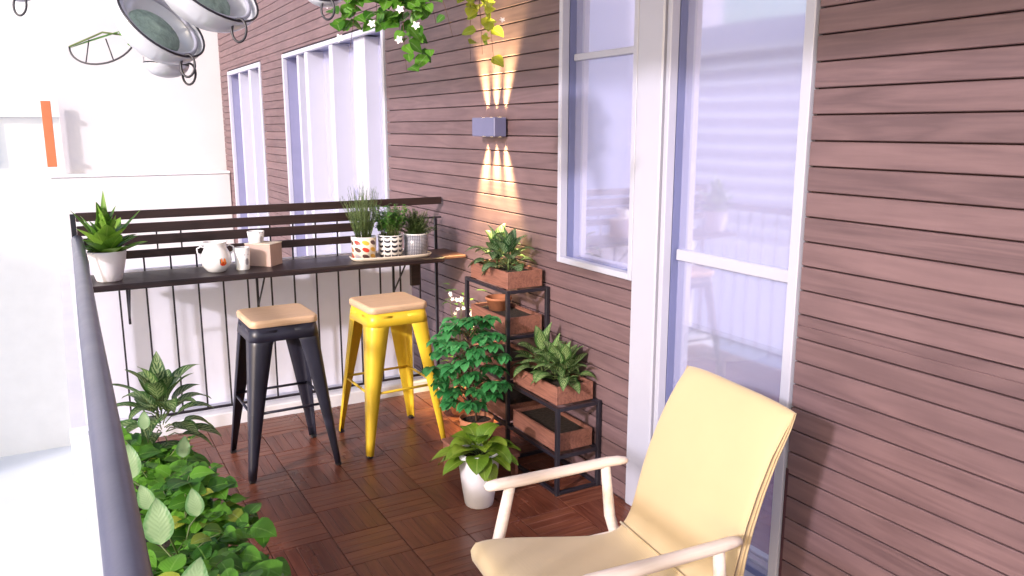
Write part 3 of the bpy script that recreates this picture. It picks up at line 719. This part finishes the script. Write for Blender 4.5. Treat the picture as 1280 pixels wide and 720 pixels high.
def pattern_mat(name,kind):
    m,nt,P,o=new_mat(name); uv=N(nt,'ShaderNodeUVMap'); sep=N(nt,'ShaderNodeSeparateXYZ'); nt.links.new(uv.outputs[0],sep.inputs[0])
    U,V=sep.outputs[0],sep.outputs[1]
    nu,nv={'leafy':(9,3.2),'stem':(10,4.5),'dots':(42,15)}[kind]
    a=math_n(nt,'MULTIPLY',U,nu); b_=math_n(nt,'MULTIPLY',V,nv)
    fa=math_n(nt,'SUBTRACT',math_n(nt,'FRACT',a),.5); fb=math_n(nt,'SUBTRACT',math_n(nt,'FRACT',b_),.5)
    ia=math_n(nt,'FLOOR',a); ib=math_n(nt,'FLOOR',b_)
    if kind=='leafy':
        sk=math_n(nt,'ADD',fa,math_n(nt,'MULTIPLY',fb,.5))
        r=math_n(nt,'ADD',math_n(nt,'POWER',math_n(nt,'MULTIPLY',sk,1.15),2.0),math_n(nt,'POWER',math_n(nt,'MULTIPLY',fb,1.25),2.0))
        mask=math_n(nt,'LESS_THAN',r,.2)
        wn_=N(nt,'ShaderNodeTexWhiteNoise',noise_dimensions='2D'); c=N(nt,'ShaderNodeCombineXYZ'); nt.links.new(ia,c.inputs[0]); nt.links.new(ib,c.inputs[1]); nt.links.new(c.outputs[0],wn_.inputs['Vector'])
        rp=N(nt,'ShaderNodeValToRGB'); rp.color_ramp.interpolation='CONSTANT'; e=rp.color_ramp.elements
        e[0].position=0; e[0].color=(.75,.42,.05,1); e[1].position=.28; e[1].color=(.10,.05,.05,1)
        for ps,cc in((.48,(.62,.05,.03,1)),(.66,(.40,.15,.05,1)),(.82,(.45,.40,.45,1))):
            q=e.new(ps); q.color=cc
        nt.links.new(wn_.outputs['Value'],rp.inputs[0]); fg=rp.outputs[0]; bg=(.78,.70,.58)
    elif kind=='stem':
        even=math_n(nt,'MODULO',ia,2.0)
        # stacked curved leaf pairs
        cv=math_n(nt,'SUBTRACT',fb,math_n(nt,'MULTIPLY',math_n(nt,'MULTIPLY',fa,fa),1.4))
        mask=math_n(nt,'MULTIPLY',math_n(nt,'LESS_THAN',math_n(nt,'ABSOLUTE',math_n(nt,'ADD',cv,.15)),.24),math_n(nt,'LESS_THAN',math_n(nt,'ABSOLUTE',fa),.42))
        rp=N(nt,'ShaderNodeRGB'); rp.outputs[0].default_value=(.018,.018,.03,1); fg=rp.outputs[0]; bg=(.74,.72,.70)
    else:
        r=math_n(nt,'ADD',math_n(nt,'MULTIPLY',fa,fa),math_n(nt,'MULTIPLY',fb,fb)); mask=math_n(nt,'LESS_THAN',r,.085)
        rp=N(nt,'ShaderNodeRGB'); rp.outputs[0].default_value=(.50,.50,.56,1); fg=rp.outputs[0]; bg=(.10,.10,.135)
    mx=N(nt,'ShaderNodeMix',data_type='RGBA'); nt.links.new(mask,mx.inputs['Factor']); mx.inputs['A'].default_value=(*bg,1); nt.links.new(fg,mx.inputs['B'])
    nt.links.new(mx.outputs['Result'],P.inputs['Base Color']); P.inputs['Roughness'].default_value=.3; return m
def herb(x,y,label,kind):
    p=thing('herb_pot',(x,y,CT+.0075),label,'herb pot','herb pots on the tray')
    r=.070; h=.128
    MB().lathe([(r*.93,.0),(r,h-.004)],n=40).build('pot',pattern_mat('pot_'+kind,kind),p,solid=.002)
    MB().lathe([(r+.001,h-.005),(r+.002,h),(r-.004,h),(r-.006,h-.02),(0,h-.02)],n=40).build('rim',M['enamel'],p)
    MB().lathe([(0,0),(r*.9,0),(r*.92,.002)],n=30).build('base',M['enamel'],p)
    MB().lathe([(0,h-.014),(r-.008,h-.014)],n=24).build('soil',M['soil'],p)
    return p,h-.014
p,hz=herb(1.487,4.345,'herb pot with yellow, red and brown leaf print, holding tall wispy rosemary','leafy')
fo=MB(); st=MB()
for i in range(105):
    a=random.uniform(0,2*PI); rr=.042*math.sqrt(random.random()); lean=random.uniform(.02,.40)*(rr/.03)
    b0=Vector((rr*math.cos(a),rr*math.sin(a),hz)); hh=random.uniform(.15,.30)*(1.15-rr*6)
    tip=b0+Vector((math.cos(a)*lean*hh,math.sin(a)*lean*hh,hh)); st.tube([b0,(b0*.5+tip*.5)+Vector((random.uniform(-.006,.006),random.uniform(-.006,.006),0)),tip],[.0014,.0012,.0006],4)
    for k in range(30):
        t_=.12+.88*k/29; q=b0.lerp(tip,t_); a2=random.uniform(0,2*PI)
        fo.leaf(q,(math.cos(a2)*.6,math.sin(a2)*.6,.9),(0,0,1),random.uniform(.014,.024),.0030,.1,.2,rows=2)
fo.build('foliage',L['rose'],p); st.build('stems',M['stem'],p)
p,hz=herb(1.645,4.340,'herb pot with black and white stacked leaf print, holding bushy green parsley','stem')
fo=MB(); st=MB()
for i in range(120):
    a=random.uniform(0,2*PI); rr=random.uniform(0,.055); hh=random.uniform(.05,.18); lean=random.uniform(.1,.5)
    b0=Vector((rr*math.cos(a),rr*math.sin(a),hz)); tip=b0+Vector((math.cos(a)*lean*hh,math.sin(a)*lean*hh,hh)); st.tube([b0,tip],.0011,4)
    for k in range(9):
        a2=random.uniform(0,2*PI); q=b0.lerp(tip,random.uniform(.55,1.05))
        fo.leaf(q,(math.cos(a2),math.sin(a2),random.uniform(-.1,.6)),(0,0,1),random.uniform(.018,.030),random.uniform(.014,.022),.5,.3,rows=4,wide=.7)
fo.build('foliage',L['parsley'],p); st.build('stems',M['stem'],p)
p,hz=herb(1.800,4.335,'grey dotted herb pot holding a fuzzy dark thyme mound','dots')
fo=MB(); st=MB()
for i in range(300):
    a=random.uniform(0,2*PI); e=random.uniform(.25,1.5); hh=random.uniform(.08,.165)
    b0=Vector((random.uniform(-.03,.03),random.uniform(-.03,.03),hz)); tip=b0+Vector((math.cos(a)*math.cos(e)*.8,math.sin(a)*math.cos(e)*.8,math.sin(e)))*hh; st.tube([b0,tip],.0008,4)
    for k in range(24):
        a2=random.uniform(0,2*PI); q=b0.lerp(tip,random.uniform(.35,1.0))
        fo.leaf(q,(math.cos(a2),math.sin(a2),random.uniform(-.2,.9)),(0,0,1),random.uniform(.009,.016),.0055,.2,.2,rows=2)
fo.build('foliage',L['thyme'],p); st.build('stems',M['stem'],p)
# white tall pot with broad leaves on the floor
p=thing('potted_plant',(1.515,2.985,0),'broad yellow-green leaves in a tall white pot on the floor behind the chair arm','plant')
pot(p,taper(.064,.094,.255),M['potwhite'],.084,.225,n=14)
fo=MB(); st=MB()
rosette(fo,st,(0,0,.215),22,(.10,.15),(.080,.105),(-5,60),1.6,.22,.02,9,.05,.75,.04,.8)
for az,Lf,e in ((2.75,.19,12),(3.3,.15,25),(-.3,.16,20),(4.4,.15,-5),(5.2,.14,0)):
    d=(math.cos(az)*math.cos(R(e)),math.sin(az)*math.cos(R(e)),math.sin(R(e))); fo.leaf((d[0]*.04,d[1]*.04,.25),d,(0,0,1),Lf,.085,1.0,.2,rows=9,wide=.75,curl=.8)
fo.build('foliage',L['broad'],p); st.build('stems',M['stem'],p)
# low arched stand with the blue-green tree-like plant
s=thing('plant_stand',(1.655,3.25,0),'low brown stand with an arched cut-out below the blue-green plant','plant stand')
def arch(x):
    m=MB(); yy=.17; hh=.135; n=14; out=[(-yy,0)]
    ys=[-yy,-yy+.03]; inner=[( -yy+.03,0)]+[(-(yy-.03)*math.cos(PI*i/n),.085*math.sin(PI*i/n)**.6) for i in range(1,n)]+[(yy-.03,0)]
    vs=[];fs=[]
    for dx_ in(0,.014):
        for (a,b2) in inner: vs.append((x+dx_,a,b2))
        for (a,b2) in inner: vs.append((x+dx_,max(-yy,min(yy,a*yy/(yy-.03))),hh if 0<inner.index((a,b2))<n else hh))
    k=n+1
    # side slabs
    for base in(0,2*k):
        for i in range(n): fs.append((base+i,base+i+1,base+k+i+1,base+k+i))
        a0=len(vs); vs+= [(vs[base][0],-yy,0),(vs[base][0],yy,0)]
        fs.append((base,base+k,a0)); fs.append((base+n,a0+1,base+k+n))
    for i in range(n): fs.append((i,2*k+i,2*k+i+1,i+1))
    m.add(vs,fs); m.box(x+.0005,-yy,.0,x+.0135,-yy+.001,hh); m.box(x+.0005,yy-.001,0,x+.0135,yy,hh)
    return m
for x in(-.115,.100): arch(x).build('arched_side',M['boxwood'],s)
MB().box(-.122,-.178,.1355,.122,.178,.150,.003).build('stand_top',M['boxwood'],s)
p=thing('potted_plant',(1.665,3.30,.150),'tree-like plant with drooping blue-green leaves in a terracotta pot on the arched stand','plant')
pot(p,taper(.060,.085,.13),M['terra'],.075,.11)
fo=MB(); st=MB()
def clus(q,d,n,Lr,Wr):
    for k in range(n):
        a=2*PI*k/n+random.uniform(-.4,.4); dd=Vector((math.cos(a),math.sin(a),random.uniform(-.35,.15)))+Vector(d)*.4
        fo.leaf(q,dd,(0,0,1),random.uniform(*Lr),random.uniform(*Wr),1.4,.25,rows=6,wide=.7)
for i in range(64):
    a=i*2.4; f=(i+.5)/64; zz=.19+.42*f; rr=.175*math.sqrt(max(.05,1-((f-.45)/.62)**2))*random.uniform(.65,1.08)
    c0=Vector((-.02,.03,zz-.06)); tip=Vector((math.cos(a)*rr-.03,math.sin(a)*rr+.03,zz+random.uniform(-.02,.03)))
    st.tube([c0,(c0+tip)/2+Vector((0,0,.025)),tip],[.003,.002,.0012],5); clus(tip,(tip-c0).normalized(),7,(.050,.075),(.036,.052))
st.tube([(0,0,.1),(-.01,.01,.25),(-.02,.03,.5)],[.007,.006,.003],8)
fo.build('foliage',L['tree'],p); st.build('stems',M['stembrown'],p)
# corner plant with white blossoms, between the railing end and the shelf
def flower(m,c,r,n=5,nrm=(-.5,-.8,.3)):
    nrm=Vector(nrm).normalized(); a=nrm.cross(Vector((0,0,1))).normalized(); b2=nrm.cross(a)
    for k in range(n):
        t_=2*PI*k/n+random.random()*.3; d=a*math.cos(t_)+b2*math.sin(t_)+nrm*.25
        m.leaf(c,d,nrm,r,r*.62,.2,.2,rows=4,wide=.8)
p=thing('flowering_plant',(1.95,4.08,0),'slender plant with small white blossoms in the corner behind the shelf','plant')
pot(p,taper(.05,.075,.14),M['terra'],.065,.12)
fo=MB();st=MB();fw=MB()
for (x,y,z) in((-.03,-.10,.70),(-.05,-.12,.66),(-.01,-.2,.64),(-.08,-.04,.73),(.02,-.15,.60),(-.04,-.2,.69),(.03,-.05,.55),(-.07,-.1,.58)):
    st.tube([(0,0,.1),(x*.3,y*.3,z*.6),(x,y,z)],[.003,.002,.001],5)
    for k in range(3): flower(fw,(x+random.uniform(-.025,.025),y+random.uniform(-.03,.03),z+random.uniform(-.03,.02)),random.uniform(.010,.016))
for i in range(34):
    a=random.uniform(0,2*PI); z=random.uniform(.3,.8); r_=random.uniform(.02,.1)
    fo.leaf((r_*math.cos(a)-.02,r_*math.sin(a)*.9-.08,z),(math.cos(a),math.sin(a),.2),(0,0,1),random.uniform(.04,.07),.018,.7,.2)
fo.build('foliage',L['bright'],p); st.build('stems',M['stem'],p); fw.build('blossom',M['petal'],p)
# ------------------------------------------------------------ planting along the open edge
bn=thing('plant_bench',(.23,2.1,0),'low dark slatted bench under the row of plants by the handrail','bench')
for i in range(4): MB().box(-.13+i*.068,-1.25,.25,-.13+i*.068+.056,1.35,.268,.002).build('slat',M['darkwood'],bn)
for y in(-1.15,0,1.25):
    for x in(-.115,.10): MB().box(x,y-.015,0,x+.03,y+.015,.249,.002).build('leg',M['darkwood'],bn)
p=thing('potted_plant',(.265,3.20,.268),'speckled broad-leaved plant in a black pot at the far end of the plant row','plant')
pot(p,taper(.065,.09,.17),M['potblack'],.08,.145)
fo=MB(); st=MB()
rosette(fo,st,(0,0,.22),34,(.12,.18),(.055,.080),(-5,75),1.3,.3,.02,9,.06,.65,.13,.4)
fo.build('foliage',L['dieff2'],p); st.build('stems',M['stem'],p)
def trough(y,label,seed,big,zmax=.44,lime=10):
    random.seed(seed)
    p=thing('ivy_trough',(.21,y,.268),label,'planter','ivy planters along the handrail')
    m=MB(); m.box(-.09,-.27,0,.09,.27,.16,.008); m.build('trough',M['potblack'],p)
    MB().box(-.08,-.26,.1605,.08,.26,.165).build('soil',M['soil'],p)
    fo=MB(); st=MB(); lm=MB(); pl=MB()
    for i in range(36):
        y0=random.uniform(-.25,.25); x0=random.uniform(-.07,.07); d=Vector((random.uniform(-.25,1.0),random.uniform(-.5,.5),random.uniform(.3,1.4))).normalized()
        q=Vector((x0,y0,.165)); pts=[q.copy()]
        Lv=random.uniform(.14,.34); n=9
        for k in range(n):
            q=q+d*Lv/n; d=(d+Vector((.03,random.uniform(-.15,.15),-.24))).normalized()
            if q.x>.24-.06*math.exp(-(y-2.8)**2*6) or q.x<-.12: break
            pts.append(q.copy())
            for r_ in range(2):
                a=random.uniform(0,2*PI); sz=random.choice((random.uniform(.025,.045),random.uniform(.045,.085)))
                if q.x>.23-.09*math.exp(-(y-2.8)**2*6) or q.x<-.13: continue
                (lm if random.random()<.10 else fo).leaf(q,(math.cos(a)*.8+.25,math.sin(a)*.8,random.uniform(-.3,.5)),(-.3,-.3,1),sz,sz*random.uniform(.7,.95),.6,.18,rows=5,wide=.62,curl=.6)
        st.tube(pts,.0018,4)
    for (x,yy,z,Lf) in big:
        b0=Vector((x,yy,z-.09)); st.tube([(0,yy,.165),(x*.6,yy,z*.7),b0],[.003,.003,.002],5)
        pl.leaf(b0,(random.uniform(-.35,.35),.25,.9),(-.2,-.85,.35),Lf*.82,Lf*.52,.5,.16,rows=10,wide=.72,curl=.8)
    fo.build('foliage',L['ivy'],p); lm.build('lime_leaves',L['lime'],p); st.build('stems',M['stem'],p)
    if big: pl.build('large_leaves',L['pale'],p)
trough(2.80,'ivy planter nearest the black pot, dense bright green ivy with one pale leaf',11,[(-.10,-.28,.44,.13),(.08,.02,.36,.09),(-.02,.2,.42,.08)])
trough(2.18,'middle ivy planter with two big pale green leaves over the ivy',12,[(-.07,-.16,.46,.14),(.05,.12,.38,.10),(-.07,.1,.44,.09)])
trough(1.56,'nearest ivy planter, with one large pale leaf and ivy spilling to the floor',13,[(-.05,.14,.45,.14),(.03,-.14,.42,.12),(.1,.05,.30,.08)])
# ------------------------------------------------------------ hanging rod with glass bowls
rod=thing('hanging_rod',(0,2.05,0),'white rod hung across the top left with glass bowls on it','rod')
MB().tube([(-.02,0,1.945),(.86,0,2.045)],.011,12).build('rod',M['white'],rod)
for x,z in((.02,1.95),(.82,2.04)): MB().tube([(x,0,z),(x,0,2.8)],.0015,6).build('cord',M['white'],rod)
cF=Vector((.4818,.8542,-.1952)); cR=Vector((.871,-.4913,0)); cU=cR.cross(cF)
CAM=Vector((0,0,1.65))
def P3(px,py,dep): return CAM+(cF+cR*((px-640)/1005)-cU*((py-360)/1005))*dep
def bowl(px,py,dep,r,axis,label,deep=.8,moss=True,rim=.0026):
    c=P3(px,py,dep); p=thing('glass_bowl',c,label,'glass bowl','glass bowls hanging from the rod')
    ax=(cR*axis[0]+cU*axis[1]-cF*axis[2]).normalized(); Q=ax.to_track_quat('Z','Y').to_matrix()
    prof=[(.0,-r*deep)]+[(r*math.sin(PI/2*i/12),-r*deep*math.cos(PI/2*i/12)) for i in range(1,13)]
    MB().lathe(prof,n=40,M=Q).build('glass',M['bowl'],p,solid=.003)
    ring=[Q@Vector((r*math.cos(2*PI*k/40),r*math.sin(2*PI*k/40),0)) for k in range(40)]
    MB().tube(ring,rim,8,closed=True).build('rim',M['black'],p)
    ring=[Q@Vector((r*.86*math.cos(2*PI*k/40),r*.86*math.sin(2*PI*k/40),-.010)) for k in range(40)]
    MB().tube(ring,.005,8,closed=True).build('inner_lip',M['frame_white'],p)
    if moss:
        mm=MB(); prof=[(.0,-r*deep*.5)]+[(r*.60*math.sin(PI*i/10),-r*deep*.42-.2*r*math.cos(PI*i/10)) for i in range(1,11)]
        mm.lathe(prof,n=24,M=Q); mm.build('moss',M['moss'],p)
    # wire loop to hang it by, on its lowest edge another loop
    hk=[Vector((0,0,0))+cR*(.016*math.cos(a))+cU*(.026*math.sin(a)) for a in [2*PI*k/18 for k in range(18)]]
    low=Q@Vector((0,0,0)); best=min([Q@Vector((r*math.cos(2*PI*k/60),r*math.sin(2*PI*k/60),0)) for k in range(60)],key=lambda v:v.z)
    MB().tube([v+best-Vector((0,0,.020)) for v in hk],.0028,8,closed=True).build('wire_loop',M['black'],p)
    topv=max([Q@Vector((r*math.cos(2*PI*k/60),r*math.sin(2*PI*k/60),0)) for k in range(60)],key=lambda v:v.z)
    MB().tube([topv,(topv.x,topv.y,max(topv.z+.05,2.8-c.z))],.0012,6).build('cord',M['white'],p)
    return p
bowl(203,26,1.85,.105,(.72,.56,.42),'tilted glass bowl with dark rim and grey-green moss, nearer the handrail')
bowl(262,-22,1.80,.118,(.66,.60,.46),'larger tilted glass bowl with dark rim beside the timber wall at the top')
bowl(208,80,1.95,.050,(.05,.98,.18),'small clear glass bowl with a drop tip, below the tilted bowls',.62,False,.0022)
bowl(405,-12,2.0,.050,(.2,.6,.6),'small glass bowl with a black wire loop beside the flowering vine',.7,False)
bowl(25,-14,2.0,.038,(.2,.6,.6),'small glass holder at the very top left end of the rod',.7,False,.002)
# wire leaf basket
c=P3(128,52,1.9); p=thing('wire_basket',c,'open wire half basket with a long green leaf across its top','basket')
arc=[cR*(.078*math.cos(a))+cU*(.052*math.sin(a)+.012*math.cos(a)) for a in [PI+PI*k/18 for k in range(19)]]
MB().tube(arc,.0022,8).build('wire_rim',M['black'],p)
for f in(.38,.62):
    a=arc[int(18*f)]; MB().tube([a,a*.3+cR*(-.02 if f<.5 else .0)+cU*.02],.0016,6).build('wire_rib',M['black'],p)
MB().tube([arc[0],cU*.022,arc[-1]],.0022,8).build('wire_bar',M['stem'],p)
lf=MB(); lf.leaf(arc[0]-cU*.004,cR*.93+cU*.30,-cF*.6+cU,.155,.020,.0,.3,rows=8,wide=.8); lf.leaf(cR*.062+cU*.01,cU*1+cR*-.3,-cF,.055,.035,-.2,.2); lf.leaf(cR*.06-cU*.0,cR*.8-cU*.5,-cF+cU,.05,.02,.2,.2)
lf.build('foliage',L['bright'],p)
MB().tube([arc[-1],Vector((arc[-1].x+.0,arc[-1].y,2.8-c.z))],.001,6).build('cord',M['white'],p)
# ------------------------------------------------------------ hanging plants at the top
def hang(name,label,base,vines,mat,flowers,seed,sz=(.03,.05),per=3,potr=.09,wd=.85):
    random.seed(seed)
    p=thing(name,base,label,'hanging plant','hanging plants under the ceiling')
    B=Vector(base)
    pot(p,taper(potr*.6,potr,potr*1.2),M['terra'],potr*.9,potr*1.0)
    for k in range(3):
        a=2*PI*k/3; MB().tube([(potr*math.cos(a),potr*math.sin(a),potr*1.15),(0,0,2.8-B.z)],.001,5).build('cord',M['black'],p)
    fo=MB();st=MB();fw=MB()
    for tgt,spread,nl in vines:
        T_=P3(*tgt)-B; s0=Vector((0,0,potr*1.1)); mid=Vector((T_.x*.6,T_.y*.6,max(potr*1.2,T_.z*.3)+.03))
        pts=[]
        for k in range(11):
            t_=k/10; pts.append(s0*(1-t_)**2+mid*2*t_*(1-t_)+T_*t_*t_)
        st.tube(pts,[.0022]*8+[.0015,.001,.0008],5)
        for k in range(nl):
            t_=random.uniform(.25,1); q=s0*(1-t_)**2+mid*2*t_*(1-t_)+T_*t_*t_
            q=q+Vector((random.uniform(-1,1),random.uniform(-1,1),random.uniform(-1,1)))*spread
            a=random.uniform(0,2*PI); s_=random.uniform(*sz)
            fo.leaf(q,(math.cos(a),math.sin(a),random.uniform(-.9,.3)),(-.3,-.6,.6),s_,s_*wd,.5,.2,rows=5,wide=.6,curl=.6)
    for f in flowers: flower(fw,P3(*f)-B,.015)
    fo.build('foliage',mat,p); st.build('stems',M['stembrown'],p)
    if flowers: fw.build('blossom',M['petal'],p)
hang('hanging_plant','hanging basket vine with ivy leaves and small white flowers, right of the glass bowls',(1.02,2.62,2.16),
  [((430,38,2.6),.034,60),((438,60,2.6),.02,26),((500,40,2.6),.045,90),((520,62,2.6),.04,60),((508,88,2.6),.016,28),((545,30,2.6),.035,34),((566,46,2.6),.008,7),((470,30,2.6),.04,60),((415,20,2.6),.03,30)],
  L['bright'],[(500,12,2.52),(520,32,2.52),(499,50,2.52),(465,30,2.5),(410,6,2.5),(424,48,2.5)],21,(.034,.060))
hang('hanging_plant','lime green hanging vine lit by the wall lamp, close to the timber wall',(1.93,3.84,2.42),
  [((600,20,4.02),.03,14),((603,68,4.02),.045,24),((618,86,4.02),.025,12),((588,78,4.02),.02,8)],L['lime'],[(628,25,3.85)],22,(.055,.085),3,.07,.9)
